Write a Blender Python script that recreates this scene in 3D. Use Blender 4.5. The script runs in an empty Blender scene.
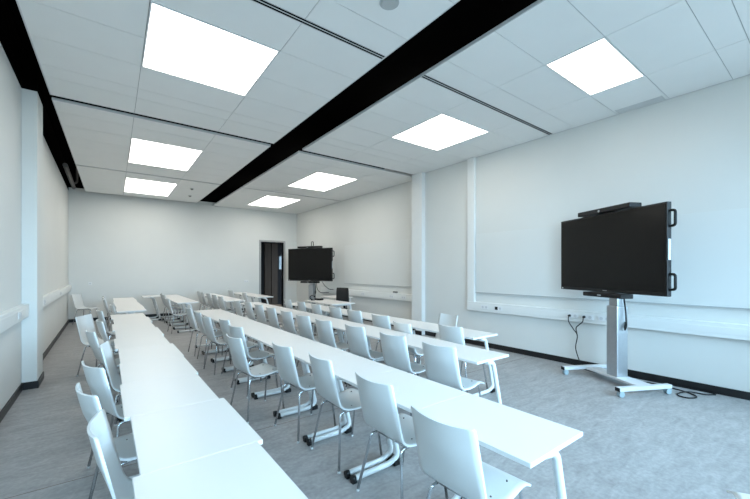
import bpy, bmesh, math, random
from mathutils import Vector, Matrix
random.seed(7)
scn = bpy.context.scene
COL = scn.collection
PI = math.pi

# ------------------------------------------------------------ materials
def new_mat(name):
    m = bpy.data.materials.new(name); m.use_nodes = True
    nt = m.node_tree
    return m, nt, nt.nodes['Principled BSDF']

def mat(name, col, rough=.5, metal=0., var=0., scale=6., spec=.5, bump=0., bscale=200.):
    m, nt, b = new_mat(name)
    b.inputs['Roughness'].default_value = rough
    b.inputs['Metallic'].default_value = metal
    b.inputs['Specular IOR Level'].default_value = spec
    tc = nt.nodes.new('ShaderNodeTexCoord')
    nz = nt.nodes.new('ShaderNodeTexNoise'); nz.inputs['Scale'].default_value = scale
    nz.inputs['Detail'].default_value = 4
    nt.links.new(tc.outputs['Object'], nz.inputs['Vector'])
    rp = nt.nodes.new('ShaderNodeValToRGB')
    rp.color_ramp.elements[0].position = .3; rp.color_ramp.elements[1].position = .7
    rp.color_ramp.elements[0].color = tuple(c * (1 - var) for c in col) + (1,)
    rp.color_ramp.elements[1].color = tuple(min(1, c * (1 + var)) for c in col) + (1,)
    nt.links.new(nz.outputs['Fac'], rp.inputs['Fac'])
    nt.links.new(rp.outputs['Color'], b.inputs['Base Color'])
    if bump:
        n2 = nt.nodes.new('ShaderNodeTexNoise'); n2.inputs['Scale'].default_value = bscale
        nt.links.new(tc.outputs['Object'], n2.inputs['Vector'])
        bp = nt.nodes.new('ShaderNodeBump'); bp.inputs['Strength'].default_value = bump
        bp.inputs['Distance'].default_value = .002
        nt.links.new(n2.outputs['Fac'], bp.inputs['Height'])
        nt.links.new(bp.outputs['Normal'], b.inputs['Normal'])
    return m

def emit(name, col, s):
    m, nt, b = new_mat(name)
    b.inputs['Base Color'].default_value = (.9, .9, .9, 1)
    b.inputs['Emission Color'].default_value = col + (1,)
    b.inputs['Emission Strength'].default_value = s
    return m

def floor_mat():
    m, nt, b = new_mat('marbled linoleum')
    tc = nt.nodes.new('ShaderNodeTexCoord')
    mp = nt.nodes.new('ShaderNodeMapping'); mp.inputs['Scale'].default_value = (1.6, 5.0, 1)
    nt.links.new(tc.outputs['Object'], mp.inputs['Vector'])
    n1 = nt.nodes.new('ShaderNodeTexNoise'); n1.inputs['Scale'].default_value = 2.2
    n1.inputs['Detail'].default_value = 9; n1.inputs['Roughness'].default_value = .68
    n1.inputs['Distortion'].default_value = .8
    nt.links.new(mp.outputs['Vector'], n1.inputs['Vector'])
    rp = nt.nodes.new('ShaderNodeValToRGB')
    rp.color_ramp.elements[0].position = .32; rp.color_ramp.elements[1].position = .70
    rp.color_ramp.elements[0].color = (.285, .278, .275, 1)
    rp.color_ramp.elements[1].color = (.425, .418, .415, 1)
    nt.links.new(n1.outputs['Fac'], rp.inputs['Fac'])
    n2 = nt.nodes.new('ShaderNodeTexNoise'); n2.inputs['Scale'].default_value = 30
    n2.inputs['Detail'].default_value = 5
    nt.links.new(tc.outputs['Object'], n2.inputs['Vector'])
    r2 = nt.nodes.new('ShaderNodeValToRGB')
    r2.color_ramp.elements[0].position = .35; r2.color_ramp.elements[1].position = .72
    r2.color_ramp.elements[0].color = (.90, .90, .90, 1)
    r2.color_ramp.elements[1].color = (1.14, 1.14, 1.14, 1)
    nt.links.new(n2.outputs['Fac'], r2.inputs['Fac'])
    mx = nt.nodes.new('ShaderNodeMix'); mx.data_type = 'RGBA'; mx.blend_type = 'MULTIPLY'
    mx.inputs['Factor'].default_value = 1
    nt.links.new(rp.outputs['Color'], mx.inputs['A']); nt.links.new(r2.outputs['Color'], mx.inputs['B'])
    nt.links.new(mx.outputs['Result'], b.inputs['Base Color'])
    b.inputs['Roughness'].default_value = .42
    b.inputs['Specular IOR Level'].default_value = .4
    return m

def wood_mat(name, c0, c1):
    m, nt, b = new_mat(name)
    tc = nt.nodes.new('ShaderNodeTexCoord')
    mp = nt.nodes.new('ShaderNodeMapping'); mp.inputs['Scale'].default_value = (14, 14, .9)
    nt.links.new(tc.outputs['Object'], mp.inputs['Vector'])
    n1 = nt.nodes.new('ShaderNodeTexNoise'); n1.inputs['Scale'].default_value = 2
    n1.inputs['Detail'].default_value = 6
    nt.links.new(mp.outputs['Vector'], n1.inputs['Vector'])
    rp = nt.nodes.new('ShaderNodeValToRGB')
    rp.color_ramp.elements[0].color = c0 + (1,); rp.color_ramp.elements[1].color = c1 + (1,)
    nt.links.new(n1.outputs['Fac'], rp.inputs['Fac'])
    nt.links.new(rp.outputs['Color'], b.inputs['Base Color'])
    b.inputs['Roughness'].default_value = .6
    b.inputs['Specular IOR Level'].default_value = .08
    return m

def glass_mat():
    m = bpy.data.materials.new('window glass'); m.use_nodes = True
    nt = m.node_tree; nt.nodes.clear()
    o = nt.nodes.new('ShaderNodeOutputMaterial')
    t = nt.nodes.new('ShaderNodeBsdfTransparent'); t.inputs['Color'].default_value = (.95, .97, .97, 1)
    g = nt.nodes.new('ShaderNodeBsdfGlossy'); g.inputs['Roughness'].default_value = .02
    fr = nt.nodes.new('ShaderNodeFresnel'); fr.inputs['IOR'].default_value = 1.3
    mx = nt.nodes.new('ShaderNodeMixShader')
    nt.links.new(fr.outputs['Fac'], mx.inputs['Fac'])
    nt.links.new(t.outputs['BSDF'], mx.inputs[1]); nt.links.new(g.outputs['BSDF'], mx.inputs[2])
    nt.links.new(mx.outputs['Shader'], o.inputs['Surface'])
    return m

M = dict(
    wall=mat('painted wall', (.72, .727, .70), .7, var=.012, scale=1.5),
    trunk=mat('white trunking', (.80, .81, .79), .4, var=.01),
    board=mat('whiteboard enamel', (.73, .745, .725), .3, var=.008, scale=1.0, spec=.3),
    black_base=mat('black skirting', (.008, .008, .009), .4, var=.1),
    black=mat('black plastic', (.007, .007, .0075), .4, var=.1, scale=30, spec=.35),
    blackfab=mat('black upholstery', (.012, .012, .012), .8, var=.2, scale=90),
    screen=mat('dark glass screen', (.006, .0058, .0055), .2, var=.05, spec=.22),
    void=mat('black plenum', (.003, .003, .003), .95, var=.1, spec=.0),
    tile=mat('perforated metal ceiling tile', (.84, .85, .84), .55, var=.01, scale=3),
    tileback=mat('tile joint', (.42, .43, .43), .7, var=.02),
    sailedge=mat('sail edge', (.62, .63, .63), .5, var=.01),
    frame=mat('light frame', (.85, .86, .86), .4, var=.01),
    lamp=emit('lamp diffuser', (1.0, .97, .905), 5.0),
    desk=mat('white desk laminate', (.835, .81, .775), .33, var=.008, scale=2),
    edge=mat('white desk edge band', (.78, .80, .80), .4, var=.01),
    leg=mat('white powder coated steel', (.74, .76, .76), .35, var=.012),
    beam=mat('grey steel beam', (.52, .54, .55), .4, var=.02),
    shell=mat('white lacquered plywood', (.72, .735, .725), .34, var=.012, scale=5),
    shellend=mat('white plywood edge', (.82, .84, .84), .4, var=.01),
    chrome=mat('chrome steel', (.62, .64, .66), .16, metal=1., var=.02),
    glide=mat('pale plastic glide', (.6, .61, .61), .5, var=.02),
    screw=mat('dark screw', (.10, .10, .10), .35, metal=.6, var=.05),
    alu=mat('brushed aluminium', (.50, .52, .54), .36, metal=.85, var=.03, scale=25),
    silver=mat('light grey painted steel', (.62, .635, .65), .38, var=.015),
    white=mat('white plastic', (.80, .81, .81), .4, var=.01),
    grey=mat('grey plastic', (.45, .47, .47), .5, var=.02),
    wheel=mat('translucent grey caster', (.32, .40, .43), .3, var=.05),
    doorframe=mat('grey door frame', (.38, .385, .38), .5, var=.02),
    wood=wood_mat('brown door veneer', (.016, .009, .006), (.034, .020, .012)),
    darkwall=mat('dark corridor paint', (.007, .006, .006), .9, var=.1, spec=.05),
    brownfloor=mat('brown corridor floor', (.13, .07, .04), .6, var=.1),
    pipe=mat('grey pipe lagging', (.16, .15, .14), .6, var=.1),
    paper=mat('paper notice', (.7, .72, .72), .7, var=.03),
    noticepaper=mat('grey paper', (.22, .23, .23), .7, var=.03),
    floor=floor_mat(), glass=glass_mat(),
    seam=mat('brown floor joint', (.14, .10, .07), .7, var=.1),
)

# ------------------------------------------------------------ mesh helpers
def box(bm, x0, x1, y0, y1, z0, z1, mi=0):
    vs = [bm.verts.new((x, y, z)) for x in (x0, x1) for y in (y0, y1) for z in (z0, z1)]
    for q in ((0, 1, 3, 2), (4, 6, 7, 5), (0, 4, 5, 1), (2, 3, 7, 6), (0, 2, 6, 4), (1, 5, 7, 3)):
        f = bm.faces.new([vs[i] for i in q]); f.material_index = mi
    return vs

def bevel(bm, w, seg=2):
    bmesh.ops.bevel(bm, geom=[e for e in bm.edges], offset=w, segments=seg, profile=.6, affect='EDGES', clamp_overlap=True)

def bbox_bm(x0, x1, y0, y1, z0, z1, w=.004, seg=2):
    bm = bmesh.new(); box(bm, x0, x1, y0, y1, z0, z1); bevel(bm, w, seg); return bm

def merge(dst, src):
    me = bpy.data.meshes.new('t'); src.to_mesh(me); dst.from_mesh(me); bpy.data.meshes.remove(me); src.free()

def fillet(pts, r, n=5):
    pts = [Vector(p) for p in pts]; out = [pts[0]]
    for i in range(1, len(pts) - 1):
        a, b, c = pts[i - 1], pts[i], pts[i + 1]
        d1 = (a - b); d2 = (c - b)
        k = min(r, d1.length * .48, d2.length * .48)
        p, q = b + d1.normalized() * k, b + d2.normalized() * k
        for j in range(n + 1):
            t = j / n
            out.append((1 - t) ** 2 * p + 2 * t * (1 - t) * b + t * t * q)
    out.append(pts[-1]); return out

def tube(bm, pts, r, seg=10, sy=1.0, mi=0):
    """round tube along pts; sy flattens it across the binormal"""
    pts = [Vector(p) for p in pts]; rings = []
    t0 = (pts[1] - pts[0]).normalized()
    up = Vector((0, 1, 0)) if abs(t0.y) < .9 else Vector((0, 0, 1))
    n = t0.cross(up).normalized(); prev = t0
    for i, p in enumerate(pts):
        t = (pts[min(i + 1, len(pts) - 1)] - pts[max(i - 1, 0)]).normalized()
        q = prev.rotation_difference(t); n = (q @ n).normalized(); prev = t
        b = t.cross(n).normalized()
        rings.append([bm.verts.new(p + n * (r * math.cos(2 * PI * k / seg)) + b * (r * sy * math.sin(2 * PI * k / seg))) for k in range(seg)])
    for a, b in zip(rings, rings[1:]):
        for k in range(seg):
            f = bm.faces.new((a[k], a[(k + 1) % seg], b[(k + 1) % seg], b[k])); f.smooth = True; f.material_index = mi
    bm.faces.new(rings[0][::-1]).material_index = mi; bm.faces.new(rings[-1]).material_index = mi

def cyl(bm, c, r, h, axis='z', seg=20, r2=None, mi=0):
    r2 = r if r2 is None else r2
    ra, rb = [], []
    for k in range(seg):
        a = 2 * PI * k / seg; u, v = math.cos(a), math.sin(a)
        f = {'z': lambda q, d: (q * u, q * v, d), 'x': lambda q, d: (d, q * u, q * v), 'y': lambda q, d: (q * v, d, q * u)}[axis]
        ra.append(bm.verts.new(Vector(c) + Vector(f(r, 0)))); rb.append(bm.verts.new(Vector(c) + Vector(f(r2, h))))
    for k in range(seg):
        fc = bm.faces.new((ra[k], ra[(k + 1) % seg], rb[(k + 1) % seg], rb[k])); fc.smooth = True; fc.material_index = mi
    bm.faces.new(ra[::-1]).material_index = mi; bm.faces.new(rb).material_index = mi

def obj(name, bm, m, parent=None, loc=None, rot=None, smooth=False):
    bmesh.ops.recalc_face_normals(bm, faces=bm.faces)
    me = bpy.data.meshes.new(name); bm.to_mesh(me); bm.free()
    for k in (m if isinstance(m, (list, tuple)) else [m]): me.materials.append(M[k])
    if smooth:
        for p in me.polygons: p.use_smooth = True
    o = bpy.data.objects.new(name, me); COL.objects.link(o)
    if parent: o.parent = parent
    if loc: o.location = loc
    if rot is not None: o.rotation_euler = (0, 0, rot)
    return o

def tag(o, label, cat, group=None):
    o['label'] = label; o['category'] = cat
    if group: o['group'] = group
    return o

def thing(name, label, cat, loc=(0, 0, 0), rotz=0, group=None):
    o = bpy.data.objects.new(name, None); COL.objects.link(o)
    o.empty_display_size = .1
    o.location = loc; o.rotation_euler = (0, 0, rotz)
    return tag(o, label, cat, group)

def struct(name, bm, m, parent=None):
    o = obj(name, bm, m, parent)
    if not parent: o['kind'] = 'structure'
    return o

def dup(root, loc, rotz, label, group):
    r = root.copy(); COL.objects.link(r); r.location = loc; r.rotation_euler = (0, 0, rotz)
    r['label'] = label
    if group: r['group'] = group
    for ch in root.children:
        c = ch.copy(); COL.objects.link(c); c.parent = r
        for g in ch.children:
            d = g.copy(); COL.objects.link(d); d.parent = c
    return r

ORD = ['nearest', 'second', 'third', 'fourth', 'fifth', 'sixth', 'seventh', 'eighth', 'ninth', 'tenth']

# ------------------------------------------------------------ room shell
XF = 6.38
XL, XR, YF, YB, H, SLAB = -.86, 6.12, -2.0, 13.85, 3.875, 4.45
bm = bmesh.new(); box(bm, XL - .2, XR + .3, YF - .2, YB + .06, -.15, 0); struct('floor', bm, 'floor')
bm = bmesh.new(); box(bm, XL, XR, 3.437, 3.443, 0, .0004); struct('trim_1', bm, 'seam')
bm = bmesh.new(); box(bm, XL - .2, XR + .3, YF - .2, YB + .2, SLAB, SLAB + .2); struct('ceiling', bm, 'void')
bm = bmesh.new(); box(bm, XL - .2, XL, YF - .2, YB + .2, 0, SLAB); struct('wall_left', bm, 'wall')
bm = bmesh.new(); box(bm, XR, XR + .3, YF - .2, 6.44, 0, SLAB); box(bm, XF, XR + .3, 6.44, YB + .2, 0, SLAB); struct('wall_right', bm, 'wall')
DX0, DX1, DH = 4.87, 5.80, 2.66
bm = bmesh.new()
box(bm, XL, DX0, YB, YB + .2, 0, SLAB); box(bm, DX1, XF, YB, YB + .2, 0, SLAB); box(bm, DX0, DX1, YB, YB + .2, DH, SLAB)
struct('wall_back', bm, 'wall')
# window wall behind the photographer
WX = [(-.30, 1.55), (1.85, 3.75), (4.05, 5.95)]; WZ0, WZ1 = .85, 3.45
bm = bmesh.new()
box(bm, XL, XR, YF - .2, YF, 0, WZ0); box(bm, XL, XR, YF - .2, YF, WZ1, SLAB)
xs = [XL] + [v for w in WX for v in w] + [XR]
for a, b in zip(xs[0::2], xs[1::2]): box(bm, a, b, YF - .2, YF, WZ0, WZ1)
struct('wall_front', bm, 'wall')
for i, (a, b) in enumerate(WX):
    bm = bmesh.new(); w = .06
    mid = (a + b) / 2
    for x0, x1 in ((a, a + w), (b - w, b), (mid - w / 2, mid + w / 2)): box(bm, x0, x1, YF - .13, YF - .07, WZ0, WZ1)
    for z0, z1 in ((WZ0, WZ0 + w), (WZ1 - w, WZ1)): box(bm, a + w, mid - w / 2, YF - .13, YF - .07, z0, z1); box(bm, mid + w / 2, b - w, YF - .13, YF - .07, z0, z1)
    win = struct('window_%d' % (i + 1), bm, 'white')
    for x0, x1 in ((a + w, mid - w / 2), (mid + w / 2, b - w)):
        bm = bmesh.new(); box(bm, x0, x1, YF - .104, YF - .098, WZ0 + w, WZ1 - w); obj('pane', bm, 'glass', win)
# pillars of the bay line
bm = bmesh.new(); box(bm, XL, -.71, 6.42, 6.95, 0, SLAB); bevel(bm, .004, 1); struct('trim_2', bm, 'wall')
bm = bmesh.new(); box(bm, XR - .124, XR, 6.09, 6.44, 0, H); bevel(bm, .006, 1); struct('trim_3', bm, 'trunk')
# vertical riser + trunking, near right bay
bm = bmesh.new(); box(bm, XR - .065, XR, 4.63, 4.80, .715, H); bevel(bm, .006, 1)
b2 = bmesh.new(); box(b2, XR - .075, XR, YF, 4.80, .715, .90); bevel(b2, .006, 1); merge(bm, b2)
b2 = bmesh.new(); box(b2, XR - .079, XR - .07, YF, 4.75, .765, .85); bevel(b2, .002, 1); merge(bm, b2)
struct('trim_4', bm, 'trunk')
# trunking, far right bay
bm = bbox_bm(XF - .10, XF, 6.44, 11.6, .735, .915, .006, 1)
b2 = bmesh.new(); box(b2, XF - .104, XF - .09, 6.56, 11.58, .785, .865); bevel(b2, .002, 1); merge(bm, b2)
struct('trim_5', bm, 'trunk')
# trunking on the left wall
for n, (a, b) in ((6, (YF, 6.42)), (7, (6.95, YB))):
    bm = bbox_bm(XL, XL + .07, a, b, .945, 1.115, .006, 1)
    b2 = bmesh.new(); box(b2, XL + .06, XL + .074, a + .02, b - .02, .985, 1.075); bevel(b2, .002, 1); merge(bm, b2)
    struct('trim_%d' % n, bm, 'trunk')
bm = bmesh.new(); box(bm, XL, XL + .006, YF, 6.42, H + .02, SLAB); box(bm, XL, XL + .006, 6.95, YB, H + .02, SLAB); box(bm, XL, -.704, 6.414, 6.956, H + .02, SLAB); box(bm, XL, XF, YB - .006, YB, H + .12, SLAB); struct('trim_8', bm, 'void')  # black strips paint in the shade on the walls above the ceiling sails
# skirting
t = .014; hb = .095
bm = bmesh.new()
box(bm, XL, XL + t, YF, 6.42, 0, hb); box(bm, XL, -.71 + t, 6.42 - t, 6.42, 0, hb); box(bm, -.71, -.71 + t, 6.42, 6.95, 0, hb)
box(bm, XL, XL + t, 6.95, YB, 0, hb); struct('baseboard_left', bm, 'black_base')
bm = bmesh.new(); box(bm, XL + t, DX0 - .07, YB - t, YB, 0, hb); box(bm, DX1 + .07, XF - t, YB - t, YB, 0, hb); struct('baseboard_back', bm, 'black_base')
bm = bmesh.new(); box(bm, XR - t, XR, YF, 6.09, 0, hb); box(bm, XF - t, XF, 6.44, YB, 0, hb)
box(bm, XR - .124 - t, XR - .124, 6.09, 6.44, 0, hb); struct('baseboard_right', bm, 'black_base')
# door opening to a dark corridor
bm = bmesh.new()
box(bm, DX0 - .07, DX0, YB - .025, YB + .2, 0, DH + .07); box(bm, DX1, DX1 + .07, YB - .025, YB + .2, 0, DH + .07)
box(bm, DX0, DX1, YB - .025, YB + .2, DH, DH + .07); bevel(bm, .004, 1); struct('door_1', bm, 'doorframe')
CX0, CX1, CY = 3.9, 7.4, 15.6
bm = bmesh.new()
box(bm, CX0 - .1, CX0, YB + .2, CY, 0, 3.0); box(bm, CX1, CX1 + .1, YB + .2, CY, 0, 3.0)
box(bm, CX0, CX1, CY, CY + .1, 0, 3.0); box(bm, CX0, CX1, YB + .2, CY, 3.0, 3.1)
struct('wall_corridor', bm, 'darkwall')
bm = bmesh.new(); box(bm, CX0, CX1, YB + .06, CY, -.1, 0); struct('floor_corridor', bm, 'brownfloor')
bm = bmesh.new(); box(bm, 5.64, 5.93, CY - .035, CY, 0, 2.75); box(bm, 5.95, 6.24, CY - .045, CY, 0, 2.75); bevel(bm, .005, 1)
struct('door_2', bm, 'wood')
nt_ = tag(obj('wall_notice', bbox_bm(6.32, 6.48, CY - .012, CY, 1.58, 2.18, .002, 1), 'noticepaper'),
          'pale paper notice on dark corridor wall seen through the open doorway', 'notice')

# ------------------------------------------------------------ ceiling sails
def skew(x): return .016 - .0023 * (x + .6)
def skewed(bm):
    for v in bm.verts: v.co.x += max(0, skew(v.co.x)) * (v.co.y - 3.6)

def sail(xs, ys, holes, slots, zb=H):
    """tiles between the grid lines; holes = cells filled by a lamp, slots = y of a double slot across the sail"""
    bm = bmesh.new(); g = .0035
    xs0, xs1 = xs[0], xs[-1]; e = .012
    for a, b in zip(ys, ys[1:]):
        for c, d in zip(xs, xs[1:]):
            if any(h[0] - .01 <= c and d <= h[1] + .01 and h[2] - .01 <= a and b <= h[3] + .01 for h in holes): continue
            box(bm, c + (g if c > xs0 else e), d - (g if d < xs1 else e), a + (g if a > ys[0] else e), b - (g if b < ys[-1] else e), zb, zb + .03)
    # backing with lamp openings left out
    xx = sorted(set(xs)); 
    for a, b in zip(ys, ys[1:]):
        for c, d in zip(xs, xs[1:]):
            if any(h[0] - .01 <= c and d <= h[1] + .01 and h[2] - .01 <= a and b <= h[3] + .01 for h in holes): continue
            box(bm, c + (e if c == xs0 else 0), d - (e if d == xs1 else 0), a + (e if a == ys[0] else 0), b - (e if b == ys[-1] else 0), zb + .006, zb + .03, 1)
    for x0, x1, y0, y1 in ((xs0, xs1, ys[0], ys[0] + e), (xs0, xs1, ys[-1] - e, ys[-1]), (xs0, xs0 + e, ys[0] + e, ys[-1] - e), (xs1 - e, xs1, ys[0] + e, ys[-1] - e)):
        box(bm, x0, x1, y0, y1, zb - .002, zb + .032, 2)
    skewed(bm)
    return struct('ceiling', bm, ['tile', 'tileback', 'sailedge'])

LX = [-.625, .31, 1.485, 2.455]
RX = [3.03, 3.985, 5.16, 6.117]
RXF = [3.03, 3.985, 5.16, 6.372]
LL = [(.31, 1.485, 3.63, 4.86), (.31, 1.485, 7.58, 9.35), (.31, 1.485, 10.92, 12.94)]
LR = [(3.985, 5.16, 1.455, 2.07), (3.985, 5.16, 3.62, 4.82), (3.985, 5.16, 7.56, 9.33), (3.985, 5.16, 10.92, 12.86)]
near_y = [-1.9, -1.2, -.6, 0, .6, .84, 1.455, 2.07, 2.68, 3.03, 3.10, 3.63, 4.25, 4.86, 5.48, 5.79, 6.37]
near_yr = [-1.9, -1.2, -.6, 0, .6, .84, 1.455, 2.07, 2.68, 3.03, 3.10, 3.62, 4.22, 4.82, 5.48, 5.79, 6.37]
mid_y = [6.53, 6.98, 7.58, 8.17, 8.76, 9.35, 9.80, 10.245]
mid_yr = [6.53, 6.98, 7.56, 8.15, 8.74, 9.33, 9.80, 10.245]
far_y = [10.32, 10.92, 11.6, 12.27, 12.94, 13.58]
far_yr = [10.32, 10.92, 11.57, 12.22, 12.86, 13.84]
# the diffuser strip cell (3.03-3.10) is left out of the tiles
def holes_with_slot(hs, X): return hs + [(X[0], X[-1], 3.03, 3.10)]
sail(LX, near_y, holes_with_slot(LL[:1], LX), 0); sail(RX, near_yr, holes_with_slot(LR[:2], RX), 0)
sail(LX, mid_y, LL[1:2], 0); sail(RXF, mid_yr, LR[2:3], 0)
sail(LX, far_y, LL[2:], 0); sail(RXF, far_yr, LR[3:], 0)

# lamps
def lamp(h, label):
    cx, cy = (h[0] + h[1]) / 2, (h[2] + h[3]) / 2
    def fin(bm):
        bmesh.ops.translate(bm, verts=bm.verts, vec=(cx, cy, 0)); skewed(bm); bmesh.ops.translate(bm, verts=bm.verts, vec=(-cx, -cy, 0)); return bm
    a, b = (h[1] - h[0]) / 2 - .004, (h[3] - h[2]) / 2 - .004
    t = thing('ceiling_light', label, 'ceiling light', (cx, cy, H), 0, 'recessed ceiling light panels')
    w = .014; bm = bmesh.new()
    for x0, x1, y0, y1 in ((-a, a, -b, -b + w), (-a, a, b - w, b), (-a, -a + w, -b + w, b - w), (a - w, a, -b + w, b - w)):
        box(bm, x0, x1, y0, y1, -.004, .05)
    obj('frame', fin(bm), 'frame', t)
    bm = bmesh.new(); box(bm, -a + w, a - w, -b + w, b - w, .002, .045); obj('diffuser', fin(bm), 'lamp', t)
for h, l in zip(LL, ('large square white ceiling light nearest the camera, left of the black ceiling gap',
                     'glowing ceiling light left of the black gap, middle one of three',
                     'glowing ceiling light left of the black gap, farthest toward back wall')): lamp(h, l)
for h, l in zip(LR, ('glowing half-width ceiling light right of black gap, nearest above the large right display',
                     'square ceiling light right of black gap, second from the camera',
                     'glowing ceiling light right of black gap, third from the camera',
                     'glowing ceiling light right of black gap, farthest toward the doorway wall')): lamp(h, l)

# slot diffusers
def slot(x0, x1, label):
    t = thing('slot_diffuser', label, 'air vent', ((x0 + x1) / 2, 3.065, H), 0, 'linear slot diffusers in the ceiling')
    L = (x1 - x0) / 2 - .014
    bm = bmesh.new()
    for y0, y1 in ((-.034, -.031), (-.004, .004), (.031, .034)): box(bm, -L, L, y0, y1, -.001, .003)
    obj('rail', bm, 'sailedge', t)
    bm = bmesh.new(); box(bm, -L, L, -.034, .034, .006, .06); obj('plenum', bm, 'void', t)
slot(LX[0], LX[-1], 'black double slot vent across the left ceiling panel near smoke detector')
slot(RX[0], RX[-1], 'black double slot vent across the right ceiling panel between two lights')
bm = bmesh.new()
for k in range(4): box(bm, 5.93 + k * .042, 5.955 + k * .042, 1.50, 2.03, H - .006, H + .004)
for y in (1.49, 2.03): box(bm, 5.92, 6.10, y, y + .012, H - .006, H + .004)
tag(obj('ceiling_grille', bm, 'sailedge'), 'pale narrow air grille in ceiling along the right wall', 'air vent')
# detector and sensors
t = thing('smoke_detector', 'round grey detector on the left ceiling panel at top of view', 'smoke detector', (1.97, 2.40, H))
bm = bmesh.new(); cyl(bm, (0, 0, -.006), .085, .006, seg=32); obj('base', bm, 'grey', t)
bm = bmesh.new(); cyl(bm, (0, 0, -.012), .062, .006, r2=.07, seg=32); obj('cap', bm, 'grey', t, smooth=False)
for (x, y), l in zip(((1.98, 11.3), (2.12, 12.4)), ('small grey ceiling sensor right of the farthest left light, nearer one', 'small dark ceiling sensor right of the farthest left light, beside back wall')):
    t = thing('ceiling_sensor', l, 'sensor', (x, y, H), 0, 'sensors on the far left ceiling panel')
    bm = bmesh.new(); cyl(bm, (0, 0, -.02), .045, .02, seg=16); obj('base', bm, 'grey', t)
    bm = bmesh.new(); cyl(bm, (0, 0, -.035), .022, .015, seg=12); obj('lens', bm, 'black', t)
# pipes in the left gap
t = thing('ceiling_pipe', 'dark lagged pipe in the gap above the left wall by back corner', 'pipe', (0, 0, 0))
bm = bmesh.new(); tube(bm, [(-.74, 11.0, 4.0), (-.74, 13.83, 4.0)], .05, 12); obj('main_pipe', bm, 'pipe', t)
bm = bmesh.new(); tube(bm, fillet([(-.74, 13.3, 4.0), (-.64, 13.3, 4.05), (-.64, 13.3, 4.45)], .06), .03, 10); obj('branch', bm, 'pipe', t)

# ------------------------------------------------------------ chair
def shell_bm():
    prof = fillet([(-.252, .860), (-.208, .660), (-.163, .455), (-.0, .432), (.175, .462), (.245, .425)], .075, 6)
    # 2-D resample
    P = [Vector((p[0], p[1], 0)) if len(p) == 2 else Vector(p) for p in prof]
    L = [0]
    for a, b in zip(P, P[1:]): L.append(L[-1] + (b - a).length)
    tot = L[-1]
    r = .015
    S = [0, r * .12, r * .45, r] + [r + (tot - 2 * r) * k / 30 for k in range(1, 30)] + [tot - r, tot - r * .45, tot - r * .12, tot]
    nv = 12; top, bot = [], []
    th = .011
    def at(s):
        for i in range(len(L) - 1):
            if s <= L[i + 1] + 1e-9:
                f = (s - L[i]) / (L[i + 1] - L[i]); return P[i].lerp(P[i + 1], f), (P[i + 1] - P[i]).normalized()
    for s in S:
        p, tg = at(s); nrm = Vector((-tg.y, tg.x, 0))      # towards the sitter
        if nrm.x < 0 and p.y > .5: nrm = -nrm
        if p.y <= .5 and nrm.y < 0: nrm = -nrm
        zz = p.y
        if zz > .5: w = .199 - .006 * (zz - .5) / .36
        else: w = .197
        d = min(s, tot - s)
        if d < r: w = w - r + math.sqrt(max(0, r * r - (r - d) ** 2))
        bow = .042 * max(0, min(1, (zz - .47) / .25))
        ra, rb = [], []
        for k in range(nv + 1):
            y = -w + 2 * w * k / nv
            q = (y / .197) ** 2
            off = -bow * (1 - q) if zz > .47 else -.008 * (1 - q) * max(0, 1 - abs(p.x) / .22)
            c = Vector((p.x, y, p.y)); n3 = Vector((nrm.x, 0, nrm.y))
            c = c + n3 * off
            ra.append(c + n3 * th / 2); rb.append(c - n3 * th / 2)
        top.append(ra); bot.append(rb)
    bm = bmesh.new()
    T = [[bm.verts.new(v) for v in r_] for r_ in top]; B = [[bm.verts.new(v) for v in r_] for r_ in bot]
    n = len(S)
    for i in range(n - 1):
        for k in range(nv):
            f = bm.faces.new((T[i][k], T[i][k + 1], T[i + 1][k + 1], T[i + 1][k])); f.smooth = True
            f = bm.faces.new((B[i][k], B[i + 1][k], B[i + 1][k + 1], B[i][k + 1])); f.smooth = True
        for k, s in ((0, 1), (nv, 0)):
            q = (T[i][k], T[i + 1][k], B[i + 1][k], B[i][k])
            bm.faces.new(q if s else q[::-1]).material_index = 1
    for i in (0, n - 1):
        for k in range(nv):
            q = (T[i][k], B[i][k], B[i][k + 1], T[i][k + 1])
            bm.faces.new(q if i == 0 else q[::-1]).material_index = 1
    return bm

def make_chair(label, detail, seg):
    t = thing('stacking_chair', label, 'chair')
    obj('seat_shell', shell_bm(), ['shell', 'shellend'], t)
    bm = bmesh.new(); zr = .418
    for s in (-1, 1): tube(bm, [(-.10, s * .150, zr), (.15, s * .150, zr + .008)], .0095, seg)
    tube(bm, [(-.085, -.15, zr - .004), (-.085, .15, zr - .004)], .0085, seg); tube(bm, [(.12, -.15, zr), (.12, .15, zr)], .0085, seg)
    obj('under_frame', bm, 'chrome', t)
    for sx in (-1, 1):
        for s in (-1, 1):
            bm = bmesh.new()
            if sx < 0: pts = fillet([(-.10, s * .150, zr), (-.145, s * .152, zr - .003), (-.205, s * .232, .008)], .05, 5)
            else: pts = fillet([(.15, s * .150, zr + .008), (.195, s * .152, zr + .003), (.205, s * .228, .008)], .05, 5)
            tube(bm, pts, .0095, seg)
            lg = obj('leg', bm, 'chrome', t)
            if detail:
                bm = bmesh.new(); cyl(bm, (sx * .205, s * (.232 if sx < 0 else .228), 0), .0125, .014, seg=10, r2=.0115); obj('glide', bm, 'glide', lg)
    if detail:
        for x, z in ((-.02, .442), (.13, .4635)):
            for s in (-1, 1):
                bm = bmesh.new(); cyl(bm, (x, s * .12, z - .006), .0045, .0075, seg=10); obj('screw', bm, 'screw', t)
    return t

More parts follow.
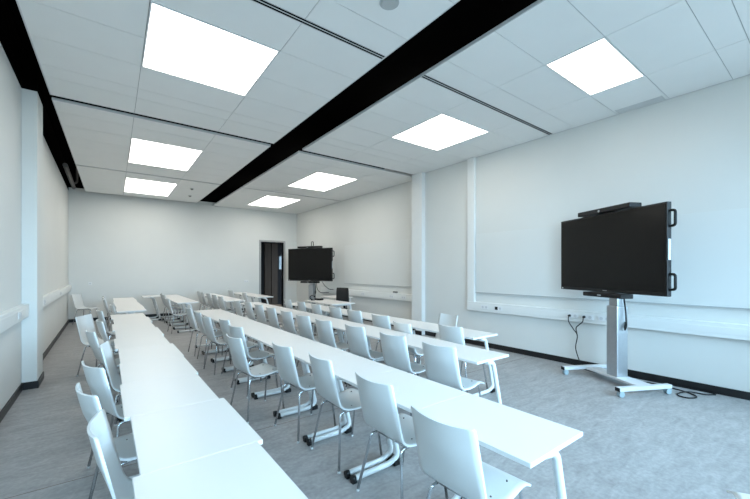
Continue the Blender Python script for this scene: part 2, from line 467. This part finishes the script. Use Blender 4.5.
protoD = make_chair('', True, 10); protoS = make_chair('', False, 8)
usedD = usedS = False
def clear_xy(xb, y, a):
    """shift a chair a little so that no foot stands on a desk's foot bar and the seat clears the desk uprights"""
    c, s_ = math.cos(a), math.sin(a)
    cand = sorted(((abs(q) + .8 * p, p, q) for q in [i * .01 for i in range(-16, 17)] for p in [i * .02 for i in range(0, 9)]))
    for _, p, q in cand:
        cx, cy = xb - p * c + .25 * c, y + q - p * s_ + .25 * s_; ok = True
        for lx, ly in ((-.205, .232), (-.205, -.232), (.205, .228), (.205, -.228)):
            fx, fy = cx + lx * c - ly * s_, cy + lx * s_ + ly * c
            for x0, x1, by in BARS:
                if x0 - .03 < fx < x1 + .03 and abs(fy - by) < .042: ok = False
        for x0, x1, by in BARS:            # upright at seat height
            ux = x0 + .24 + .115
            lx, ly = (ux - cx) * c + (by - cy) * s_, -(ux - cx) * s_ + (by - cy) * c
            if -.27 < lx < .285 and abs(ly) < .235: ok = False
        if ok: return xb - p * c, y + q - p * s_
    return xb, y

def place_chair(xb, y, deg, label, group, detail):
    global usedD, usedS
    a = math.radians(deg); xb, y = clear_xy(xb, y, a); loc = (xb + .25 * math.cos(a), y + .25 * math.sin(a), 0)
    pr = protoD if detail else protoS
    if (detail and not usedD) or (not detail and not usedS):
        pr.location = loc; pr.rotation_euler = (0, 0, a); pr['label'] = label
        if group: pr['group'] = group
        if detail: usedD = True
        else: usedS = True
        return pr
    r = dup(pr, loc, a, label, group)
    if not group and 'group' in r.keys(): del r['group']
    return r

# ------------------------------------------------------------ desk
TD, TW = .49, .7045     # across the row, along the row
def make_desk():
    t = thing('student_desk', '', 'desk')
    bm = bmesh.new(); box(bm, -TD / 2, TD / 2, -TW / 2 + .0002, TW / 2 - .0002, .718, .74); bevel(bm, .0015, 1)
    for f in bm.faces:
        if abs(f.normal.z) < .5: f.material_index = 1
    obj('desktop', bm, ['desk', 'edge'], t)
    for s in (-1, 1):
        y = s * (TW / 2 - .040); bm = bmesh.new()
        pts = fillet([(-.228, y, .032), (.120, y, .032), (.205, y, .070), (.045, y, .690), (-.06, y, .702)], .085, 8)
        tube(bm, pts, .021, 12, sy=1.0)
        lg = obj('leg', bm, 'leg', t)
        bm = bmesh.new(); cyl(bm, (-.240, y, .032), .024, .030, axis='x', seg=14); box(bm, -.238, -.200, y - .018, y + .018, 0, .02)
        obj('end_cap', bm, 'black', lg)
        b2 = bmesh.new(); box(b2, .150, .225, y - .024, y + .024, 0, .045); bevel(b2, .006, 1)
        obj('foot_pad', b2, 'black', lg)
    bm = bmesh.new(); box(bm, -.02, .03, -TW / 2 + .06, TW / 2 - .06, .672, .712); bevel(bm, .004, 1)
    obj('crossbar', bm, 'beam', t)
    bm = bmesh.new(); box(bm, -.225, -.195, -.014, .014, .698, .718); box(bm, -.231, -.222, -.012, .012, .688, .708); obj('bag_hook', bm, 'black', t)
    return t
deskP = make_desk(); usedT = False; BARS = []
def place_desk(xc, yc, label, group, rot=0):
    global usedT
    for s_ in (-1, 1): BARS.append((xc - .24, xc + .225, yc + s_ * (TW / 2 - .040)))
    if not usedT:
        usedT = True; deskP.location = (xc, yc, 0); deskP.rotation_euler = (0, 0, rot); deskP['label'] = label
        if group: deskP['group'] = group
        return deskP
    r = dup(deskP, (xc, yc, 0), rot, label, group)
    if not group: del r['group']
    return r

P_ = .705
rows = [
    # xcentre, y start, count, phrase, group, jitter
    (.335, .98, 10, 'the leftmost long row beside the left aisle', 'desks of the leftmost long row', [-.005, .022, -.006, .008, .018, -.006, .014, -.010, .016, -.008]),
    (1.665, .80, 10, 'the middle long row with near-end leg showing', 'desks of the middle long row', [0, 0, 0, .004, 0, -.003, 0, .003, 0, 0]),
    (2.850, 1.96, 10, 'the long row second from the right wall', 'desks of the long row second from right wall', [0, .012, 0, -.008, 0, .005, 0, 0, -.005, 0]),
    (3.735, 2.68, 8, 'the long row closest to the right wall', 'desks of the long row closest to right wall', [0, .006, -.006, 0, .005, 0, 0, -.004, 0]),
    (.425, 8.52, 6, 'the short back row behind the leftmost row', 'desks of the far left back row', [0, .012, 0, -.01, .008, 0]),
    (1.660, 9.90, 5, 'the back row with many visible foot bars', 'desks of the second back row', [0] * 5),
    (2.755, 9.72, 5, 'the five-chair back row left of doorway', 'desks of the third back row', [0] * 5),
    (3.850, 10.55, 4, 'the short back row just before the dark doorway', 'desks of the back row at the doorway', [0] * 4),
]
for xc, y0, n, ph, gr, jit in rows:
    for k in range(n):
        place_desk(xc + jit[k], y0 + P_ * (k + .5) - .0025, ('white desk, %s from near end of %s' % (ORD[k], ph) if k else 'white desk at the near end of %s' % ph) , gr)
place_desk(1.155, 13.05, 'white desk shifted left out of line at far end of back row', None)

# chairs: back-top x, y, heading
def chairs(lst, fmt, group, detail_n, xmax=9):
    for k, (x, y, d) in enumerate(lst):
        lab = fmt % ((ORD[k] + (' from the camera' if k else ' the camera')),)
        place_chair(min(x, xmax - .2 * abs(math.sin(math.radians(d)))), y, d, lab, group, k < detail_n)
chairs([(1.27, 1.17, 3), (1.375, 1.84, 1), (1.39, 2.57, -1), (1.34, 3.15, 4), (1.08, 3.86, 6), (1.32, 4.61, 8), (1.35, 5.24, 5), (1.31, 5.87, 6), (1.32, 6.62, 2), (1.30, 7.28, 3)],
       'white chair along the middle long row of desks, %s', 'chairs along the middle long row', 7, 1.385)
chairs([(2.48, 2.34, 6), (2.48, 2.97, 6), (2.49, 3.72, 5), (2.43, 4.42, 5), (2.43, 5.07, 6), (2.46, 5.72, 4), (2.46, 6.38, 3), (2.48, 7.2, 5), (2.48, 7.85, 3), (2.42, 8.42, 3)],
       'white chair at the row second from right wall, %s', 'chairs at the row second from right wall', 4)
D = [(3.44, 2.965, 0), (3.49, 4.35, 6), (3.45, 5.15, 4), (3.46, 5.72, 3), (3.42, 6.53, 0), (3.53, 7.32, 0), (3.49, 8.0, 0)]
chairs(D, 'white chair tucked at the row closest to right wall, %s', 'chairs at the row closest to right wall', 2, 3.45)
place_chair(3.135, 3.60, -5, 'white chair pulled back from the right row, its bright back low between two rows', None, True)
place_chair(4.26, 3.74, 176, 'white chair on the wall side of the right row, facing left toward the desks', None, True)
A = [(-.015, 2.05, -3), (-.08, 2.68, 14), (-.07, 3.36, 19), (.005, 4.16, -8), (-.07, 5.27, 12), (-.05, 6.2, 8), (-.01, 7.76, 10)]
chairs(A, 'white chair tucked in on the aisle side of leftmost row, %s', 'chairs along the leftmost row', 4)
place_chair(-.22, 6.98, -27, 'white chair pulled out into the left aisle, away from the leftmost row of desks', None, True)
place_chair(-.66, 13.40, -28, 'white chair standing alone in the far left corner of the room', None, False)
chairs([(.13, 9.0, 4), (.08, 10.55, 4), (.16, 11.25, 3), (.02, 12.15, 5)], 'white chair left of the far left back row, %s', 'chairs at the far left back row', 0, .135)
chairs([(1.36, 10.05, 3), (1.33, 11.66, 3), (1.36, 12.4, 2)], 'white chair left of the back row with foot bars, %s', 'chairs at the second back row', 0, 1.375)
chairs([(2.45, 10.06, 4), (2.49, 10.87, 5), (2.50, 11.6, 4), (2.43, 12.2, 0), (2.50, 12.95, 2)], 'white chair in the cluster left of doorway row, %s', 'chairs at the third back row', 0, 2.47)
chairs([(3.45, 11.25, 0), (3.48, 12.8, 8)], 'white chair at short back row before the doorway, %s', 'chairs at the doorway back row', 0)
place_chair(2.185, -.045, 30, 'white chair at bottom right, only one seat corner in view', None, True)

# ------------------------------------------------------------ interactive displays
def make_display(label, loc, rot, cam_loop=False, dz=0, ys=0):
    """local +x is the facing direction, y across the screen; base on the floor"""
    t = thing('display_trolley', label, 'screen', loc, rot)
    HH, W = 1.085, 1.75; zb = 1.245 + dz; xf = .16
    bm = bmesh.new(); box(bm, xf - .06, xf, -W / 2, W / 2, zb, zb + HH); bevel(bm, .008, 2)
    b2 = bmesh.new(); box(b2, xf - .115, xf - .055, -W / 2 + .12, W / 2 - .12, zb + .10, zb + HH - .1); bevel(b2, .01, 1); merge(bm, b2)
    hs = obj('housing', bm, 'black', t)
    bm = bmesh.new(); box(bm, xf - .001, xf + .003, -W / 2 + .022, W / 2 - .022, zb + .045, zb + HH - .022); obj('screen', bm, 'screen', t)
    for s in (1,):
        for z in (zb + .17, zb + HH - .19):
            bm = bmesh.new(); tube(bm, fillet([(xf - .045, s * (W / 2 - .004), z - .09), (xf - .045, s * (W / 2 + .055), z - .085), (xf - .045, s * (W / 2 + .055), z + .085), (xf - .045, s * (W / 2 - .004), z + .09)], .04, 5), .015, 10)
            obj('handle', bm, 'black', t)
    bm = bmesh.new(); box(bm, xf - .002, xf + .004, .0 - .035, .035, zb + .018, zb + .026); obj('badge', bm, 'grey', hs)
    bm = bmesh.new(); box(bm, xf + .001, xf + .005, -W / 2 + .035, -W / 2 + .055, zb + .012, zb + .03); obj('sticker', bm, 'paper', hs)
    bm = bmesh.new(); box(bm, xf - .05, xf - .015, W / 2 - .004, W / 2 + .002, zb + .42, zb + .66); obj('side_label', bm, 'silver', hs)
    bm = bbox_bm(xf - .13, xf + .05, -.45, .44, zb + HH + .008, zb + HH + .072, .012, 2); cb = obj('conference_bar', bm, 'black', t)
    bm = bmesh.new(); box(bm, xf - .06, xf - .02, -.12, .12, zb + HH - .004, zb + HH + .03); obj('bracket', bm, 'black', cb)
    bm = bmesh.new(); cyl(bm, (xf + .048, -.05, zb + HH + .034), .016, .006, axis='x', seg=16); obj('lens', bm, 'grey', cb)
    if cam_loop:
        bm = bmesh.new(); tube(bm, fillet([(xf - .03, .14, zb + HH + .08), (xf - .03, .14, zb + HH + .22), (xf - .03, .06, zb + HH + .22), (xf - .03, .06, zb + HH + .06)], .06, 6), .012, 8); obj('cable_loop', bm, 'black', cb)
    bm = bmesh.new()
    vs = [(-.07, .30), (.10, .30), (.10, -.30), (-.07, -.30)]
    box(bm, xf - .10, xf + .09, -.30, .35, zb - .066, zb - .006); bevel(bm, .012, 2); obj('pen_tray', bm, 'black', t)
    bm = bmesh.new(); box(bm, xf + .0905, xf + .093, -.03, .03, zb - .045, zb - .03); obj('tray_badge', bm, 'grey', t)
    # lift column
    bm = bbox_bm(-.085, .085, -.09, .09, .085, 1.06, .014, 2)
    b2 = bmesh.new()
    for y in (-.04, .04): box(b2, .083, .088, y - .003, y + .003, .10, 1.05)
    merge(bm, b2); obj('column', bm, 'alu', t)
    bm = bbox_bm(-.065, .06, -.07, .07, 1.06, 1.62, .012, 2); obj('inner_column', bm, 'alu', t)
    bm = bmesh.new(); box(bm, .06, xf - .11, -.30, .30, 1.40, 1.75); bevel(bm, .006, 1); obj('mount_plate', bm, 'black', t)
    # H base: a cross beam and two runners reaching forward and back
    bm = bbox_bm(-.11, .11, -.44, .44, .075, .105, .006, 1)
    bs = obj('base', bm, 'silver', t)
    for s in (-1, 1):
        bm = bbox_bm(-.30, .46, s * .48 - .035, s * .48 + .035, .072, .120, .006, 1); rn = obj('runner', bm, 'silver', t)
        for x in (-.302, .456):
            bm = bmesh.new(); box(bm, x, x + .008, s * .48 - .033, s * .48 + .033, .074, .118); obj('end_cap', bm, 'black', rn)
        for x in (-.26, .42):
            bm = bmesh.new(); cyl(bm, (x - .005, s * .48 - .024, .036), .036, .018, axis='y', seg=20); cyl(bm, (x - .005, s * .48 + .006, .036), .036, .018, axis='y', seg=20)
            cs = obj('caster', bm, 'wheel', t)
            bm = bmesh.new(); box(bm, x - .02, x + .02, s * .48 - .006, s * .48 + .006, .03, .075); cyl(bm, (x, s * .48, .058), .012, .018, seg=12); obj('fork', bm, 'alu', cs)
    bm = bmesh.new(); tube(bm, fillet([(-.02, .082, 1.22), (-.01, .13, 1.0), (.0, .15, .80), (.0, .12, .73), (-.03, .105, .85)], .06, 5), .010, 8); obj('cable', bm, 'black', t)
    for c in t.children:
        if c.name.split('.')[0] in ('housing', 'screen', 'handle', 'conference_bar', 'pen_tray', 'tray_badge'): c.location.y = ys
    return t
ang1 = math.radians(153)
T1 = (5.605, 1.905); make_display('large black wall-sized display on a wheeled silver stand by the near right wall', (T1[0], T1[1], 0), ang1, ys=-.035)
ang2 = math.radians(208)
T2 = (5.56, 10.86); make_display('black display on wheeled stand in far right corner beside the doorway', (T2[0], T2[1], 0), ang2, True, -.06)

# ------------------------------------------------------------ whiteboards, sockets
def board(y0, y1, z0, z1, label, X=XR):
    t = thing('whiteboard', label, 'whiteboard', (X, (y0 + y1) / 2, z0)); a = (y1 - y0) / 2
    bm = bmesh.new(); box(bm, -.018, 0, -a + .004, a - .004, .004, z1 - z0 - .004); obj('panel', bm, 'board', t)
    bm = bmesh.new(); box(bm, -.034, 0, -a, a, -.006, .004); obj('bottom_rail', bm, 'grey', t)
    bm = bmesh.new(); box(bm, -.020, 0, -a, a, z1 - z0 - .004, z1 - z0); obj('top_rail', bm, 'board', t)
board(.15, 4.62, 1.09, 2.29, 'long pale whiteboard behind the large near display on right wall')
board(6.47, 10.1, 1.11, 2.36, 'grey whiteboard on far right wall beyond the white column', XF)

def socket(loc, rot, label, n=2, black_half=False, group='wall sockets'):
    """plate in the local yz plane, facing +x"""
    t = thing('wall_socket', label, 'socket', loc, rot, group)
    bm = bmesh.new(); box(bm, 0, .008, -.042 * n, .042 * n, -.042, .042); bevel(bm, .003, 1); obj('plate', bm, 'white', t)
    for k in range(n):
        y = (k - (n - 1) / 2) * .082
        bm = bmesh.new()
        if black_half and k == 0: box(bm, .007, .011, y - .03, y + .03, -.03, .03); obj('insert', bm, 'black', t)
        else: cyl(bm, (.007, y, 0), .024, .003, axis='x', seg=18); obj('outlet', bm, 'silver', t)
xs_ = XR - .0795
socket((xs_, 4.36, .81), PI, 'white double socket on trunking just right of the riser corner', 2)
socket((xs_, 4.05, .81), PI, 'double wall plate with one black half on right trunking', 2, True)
socket((xs_, 2.68, .81), PI, 'double socket left of the display column holding a black plug', 2)
socket((xs_, 2.46, .81), PI, 'double socket behind the near display with second black plug', 2)
socket((xs_, 2.22, .81), PI, 'pale double socket on trunking beside the display column', 2)
for y, w in ((7.05, 'nearest the white column'), (7.55, 'under the board eraser'), (8.9, 'behind the black office chair')):
    socket((XF - .1045, y, .825), PI, 'white double socket on far right trunking, ' + w, 2)
xl_ = XL + .0745
socket((xl_, 5.75, 1.03), 0, 'white double socket on left trunking in front of pillar', 2)
socket((xl_, 7.9, 1.03), 0, 'white double socket on left trunking just beyond the pillar', 2)
socket((xl_, 10.6, 1.03), 0, 'white double socket on left trunking near the far corner', 2)
socket((4.30, YB, 1.12), -PI / 2, 'white double switch plate on back wall left of doorway', 2)
socket((-.36, YB, 1.14), -PI / 2, 'small white plate on back wall above the far left chair', 1)
socket((6.00, YB, 1.12), -PI / 2, 'small white switch plate between doorway and far display', 1)

t = thing('board_eraser', 'small black board eraser lying on far right trunking', 'eraser', (XF - .05, 7.45, .915))
obj('felt', bbox_bm(-.03, .03, -.075, .075, 0, .022, .003, 1), 'grey', t)
obj('grip', bbox_bm(-.028, .028, -.075, .075, .022, .048, .006, 1), 'black', t)

# power cords of the near display
def cord(name, paths, r, label):
    bm = bmesh.new()
    for p in paths: tube(bm, p, r, 8)
    return tag(obj(name, bm, 'black'), label, 'cable')
def spl(pts, n=8):
    pts = [Vector(p) for p in pts]; out = []
    q = [pts[0] * 2 - pts[1]] + pts + [pts[-1] * 2 - pts[-2]]
    for i in range(1, len(q) - 2):
        for j in range(n):
            t = j / n
            out.append(.5 * ((2 * q[i]) + (-q[i - 1] + q[i + 1]) * t + (2 * q[i - 1] - 5 * q[i] + 4 * q[i + 1] - q[i + 2]) * t * t + (-q[i - 1] + 3 * q[i] - 3 * q[i + 1] + q[i + 2]) * t ** 3))
    out.append(pts[-1]); return out
px_ = xs_ - .012
for y, l in ((2.72, 'black plug in the double socket farther from display column'), (2.50, 'black plug in the double socket nearer to display column')):
    t = thing('power_plug', l, 'plug', (px_, y, .81), PI, 'black plugs in the right trunking')
    bm = bmesh.new(); cyl(bm, (0.001, 0, 0), .021, .035, axis='x', seg=16, r2=.016); obj('body', bm, 'black', t)
cord('power_cable', [spl([(px_ - .036, 2.72, .81), (px_ - .06, 2.71, .72), (px_ - .03, 2.65, .60), (px_ - .01, 2.60, .50), (px_ - .02, 2.62, .30), (px_ - .02, 2.56, .10), (px_ - .06, 2.50, .012), (px_ - .14, 2.30, .010), (5.86, 2.12, .010)]),
                    spl([(px_ - .036, 2.50, .81), (px_ - .06, 2.50, .74), (px_ - .05, 2.56, .68), (px_ - .03, 2.61, .62), (px_ - .01, 2.60, .50)])], .008,
     'black forked power cord hanging from right trunking sockets to the floor')
loop = [(5.84, 1.80, .009), (5.93, 1.62, .009), (5.90, 1.40, .009), (5.88, 1.28, .009), (5.80, 1.14, .009), (5.70, 1.10, .009), (5.60, 1.16, .009), (5.62, 1.25, .009), (5.72, 1.27, .010), (5.84, 1.20, .022), (5.93, 1.06, .009), (6.03, .98, .009), (6.07, 1.06, .009), (6.07, 1.25, .009), (6.06, 1.5, .009), (6.05, 1.9, .009), (6.0, 2.1, .009)]
cord('floor_cable', [spl(loop)], .008, 'black cable lying in a loop on the floor behind display trolley')
cord('display_cable', [spl([(5.72, 10.62, 1.30), (5.80, 10.45, 1.05), (5.90, 10.3, .92), (6.0, 10.2, .915)]), spl([(5.66, 10.75, 1.30), (5.66, 10.7, .95), (5.75, 10.6, .80), (6.0, 10.5, .80)])], .009,
     'black cables hanging behind the far display down to the trunking')

# ------------------------------------------------------------ teacher corner
t = thing('teacher_desk', 'wide white teacher desk before the black office chair at right wall', 'desk', (4.60, 8.06, 0))
bm = bbox_bm(-.33, .33, -.73, .73, .715, .74, .003, 2); obj('desktop', bm, 'desk', t)
for s in (-1, 1):
    bm = bmesh.new(); tube(bm, fillet([(-.28, s * .62, .03), (.29, s * .62, .03), (.26, s * .62, .70), (-.2, s * .62, .70)], .08, 6), .025, 12); lg = obj('leg', bm, 'leg', t)
    bm = bmesh.new(); box(bm, -.30, -.26, s * .62 - .024, s * .62 + .024, 0, .05); obj('end_cap', bm, 'black', lg)
    bm = bmesh.new(); box(bm, .22, .28, s * .62 - .024, s * .62 + .024, 0, .03); obj('foot_pad', bm, 'black', lg)
bm = bmesh.new(); box(bm, -.02, .03, -.60, .60, .672, .712); obj('crossbar', bm, 'beam', t)
t = thing('side_table', 'small white table against far right wall behind office chair', 'table', (5.66, 9.45, 0))
obj('tabletop', bbox_bm(-.30, .30, -.45, .45, .715, .74, .003, 2), 'desk', t)
for sx in (-1, 1):
    for s in (-1, 1):
        bm = bmesh.new(); tube(bm, [(sx * .25, s * .40, 0), (sx * .25, s * .40, .716)], .02, 10); obj('leg', bm, 'leg', t)
# device on the desk
t = thing('document_camera', 'small black gooseneck device on the teacher desk below far display', 'camera', (4.42, 8.60, .74), .4)
bm = bmesh.new(); cyl(bm, (0, 0, 0), .06, .02, seg=20, r2=.05); obj('base', bm, 'black', t)
bm = bmesh.new(); tube(bm, spl([(.0, .0, .015), (-.05, .03, .05), (-.06, .04, .09), (-.02, .02, .125), (.05, -.02, .11)]), .013, 10); nk = obj('neck', bm, 'black', t)
bm = bmesh.new(); cyl(bm, (.05, -.02, .085), .02, .04, seg=14); obj('camera_head', bm, 'black', t)
t = thing('desk_controller', 'flat black control box on teacher desk below far display column', 'device', (4.60, 8.58, .74), .3)
obj('body', bbox_bm(-.07, .07, -.10, .10, 0, .05, .012, 2), 'black', t)
bm = bmesh.new(); box(bm, -.045, .045, -.07, .07, .0485, .0515); obj('keypad', bm, 'grey', t)

# office chair
t = thing('office_chair', 'black upholstered office chair behind the white teacher desk', 'chair', (5.06, 8.36, 0), math.radians(200))
def pad(x0, x1, w, z0, z1, curve, nn=10):
    bm = bmesh.new(); rows_ = []
    for side in (0, 1):
        g = []
        for i in range(nn + 1):
            r_ = []
            for j in range(nn + 1):
                u, v = -1 + 2 * i / nn, -1 + 2 * j / nn
                k = max(abs(u), abs(v)); e = (1 - k ** 6)
                ww = w * (1 - .08 * (v + 1) / 2) * (1 - .06 * max(0, abs(v) - .7) / .3)
                th = (x1 - x0) / 2 * (e * .75 + .25)
                r_.append(bm.verts.new(((x0 + x1) / 2 + curve * u * u + (th if side else -th), u * ww, z0 + (z1 - z0) * (v + 1) / 2)))
            g.append(r_)
        rows_.append(g)
    for g in rows_:
        for i in range(nn):
            for j in range(nn): bm.faces.new((g[i][j], g[i + 1][j], g[i + 1][j + 1], g[i][j + 1])).smooth = True
    a, b = rows_
    for i in range(nn):
        for j in (0, nn): bm.faces.new((a[i][j], a[i + 1][j], b[i + 1][j], b[i][j]))
        for q in (0, nn): bm.faces.new((a[q][i], a[q][i + 1], b[q][i + 1], b[q][i]))
    return bm
obj('backrest', pad(-.27, -.20, .225, .58, 1.06, .04), 'blackfab', t)
bm = pad(-.04, .04, .245, -.24, .24, 0)
bmesh.ops.rotate(bm, verts=bm.verts, cent=(0, 0, 0), matrix=Matrix.Rotation(PI / 2, 3, 'Y')); bmesh.ops.translate(bm, verts=bm.verts, vec=(.02, 0, .47))
obj('seat', bm, 'blackfab', t)
bm = bmesh.new(); tube(bm, fillet([(-.27, 0, .70), (-.29, 0, .42), (-.05, 0, .40)], .06, 5), .02, 10, 2.0); obj('back_support', bm, 'black', t)
for s in (-1, 1):
    bm = bmesh.new(); tube(bm, fillet([(.02, s * .24, .43), (.02, s * .30, .43), (.02, s * .30, .655)], .04, 4), .014, 8)
    ar = obj('armrest', bm, 'black', t)
    obj('arm_pad', bbox_bm(-.12, .13, s * .30 - .04, s * .30 + .04, .65, .68, .01, 2), 'black', ar)
bm = bmesh.new(); cyl(bm, (0, 0, .10), .028, .33, seg=16); obj('gas_lift', bm, 'chrome', t)
bm = bmesh.new()
for k in range(5):
    a = 2 * PI * k / 5; tube(bm, [(0, 0, .10), (.29 * math.cos(a), .29 * math.sin(a), .065)], .02, 8)
obj('star_base', bm, 'black', t)
for k in range(5):
    a = 2 * PI * k / 5; bm = bmesh.new(); cyl(bm, (.29 * math.cos(a), .29 * math.sin(a) - .02, .028), .028, .04, axis='y', seg=14); obj('caster', bm, 'black', t)

# ------------------------------------------------------------ light from outside, camera
w = bpy.data.worlds.new('Sky'); scn.world = w; w.use_nodes = True
nt = w.node_tree; bg = nt.nodes['Background']
tc = nt.nodes.new('ShaderNodeTexCoord'); sx = nt.nodes.new('ShaderNodeSeparateXYZ')
nt.links.new(tc.outputs['Generated'], sx.inputs['Vector'])
mr = nt.nodes.new('ShaderNodeMapRange'); mr.inputs['From Min'].default_value = -1; mr.inputs['From Max'].default_value = 1
nt.links.new(sx.outputs['Z'], mr.inputs['Value'])
rp = nt.nodes.new('ShaderNodeValToRGB'); cr = rp.color_ramp
cr.elements[0].position = .44; cr.elements[0].color = (.13, .165, .19, 1)      # ground outside
cr.elements[1].position = .54; cr.elements[1].color = (.48, .735, .97, 1)         # bright hazy sky
e = cr.elements.new(1.0); e.color = (.47, .75, 1.0, 1)
nt.links.new(mr.outputs['Result'], rp.inputs['Fac']); nt.links.new(rp.outputs['Color'], bg.inputs['Color'])
bg.inputs['Strength'].default_value = 21.0
for i, (a, b) in enumerate(WX):
    ld = bpy.data.lights.new('window_portal', 'AREA'); ld.shape = 'RECTANGLE'; ld.size = b - a; ld.size_y = WZ1 - WZ0
    ld.cycles.is_portal = True
    lo = bpy.data.objects.new('window_portal', ld); COL.objects.link(lo)
    lo.location = ((a + b) / 2, YF - .19, (WZ0 + WZ1) / 2); lo.rotation_euler = (PI / 2, 0, 0)

cam = bpy.data.cameras.new('camera'); co = bpy.data.objects.new('camera', cam); COL.objects.link(co)
co.location = (0, 0, 1.55); co.rotation_euler = (PI / 2, 0, -math.atan2(270., 357.))
cam.sensor_width = 36; cam.lens = 357 / 750 * 36; cam.shift_y = 20.5 / 750; cam.clip_start = .02
scn.camera = co
scn.view_settings.view_transform = 'Standard'; scn.view_settings.look = 'None'
scn.view_settings.gamma = 1; scn.view_settings.use_curve_mapping = False
scn.view_settings.exposure = 0.16
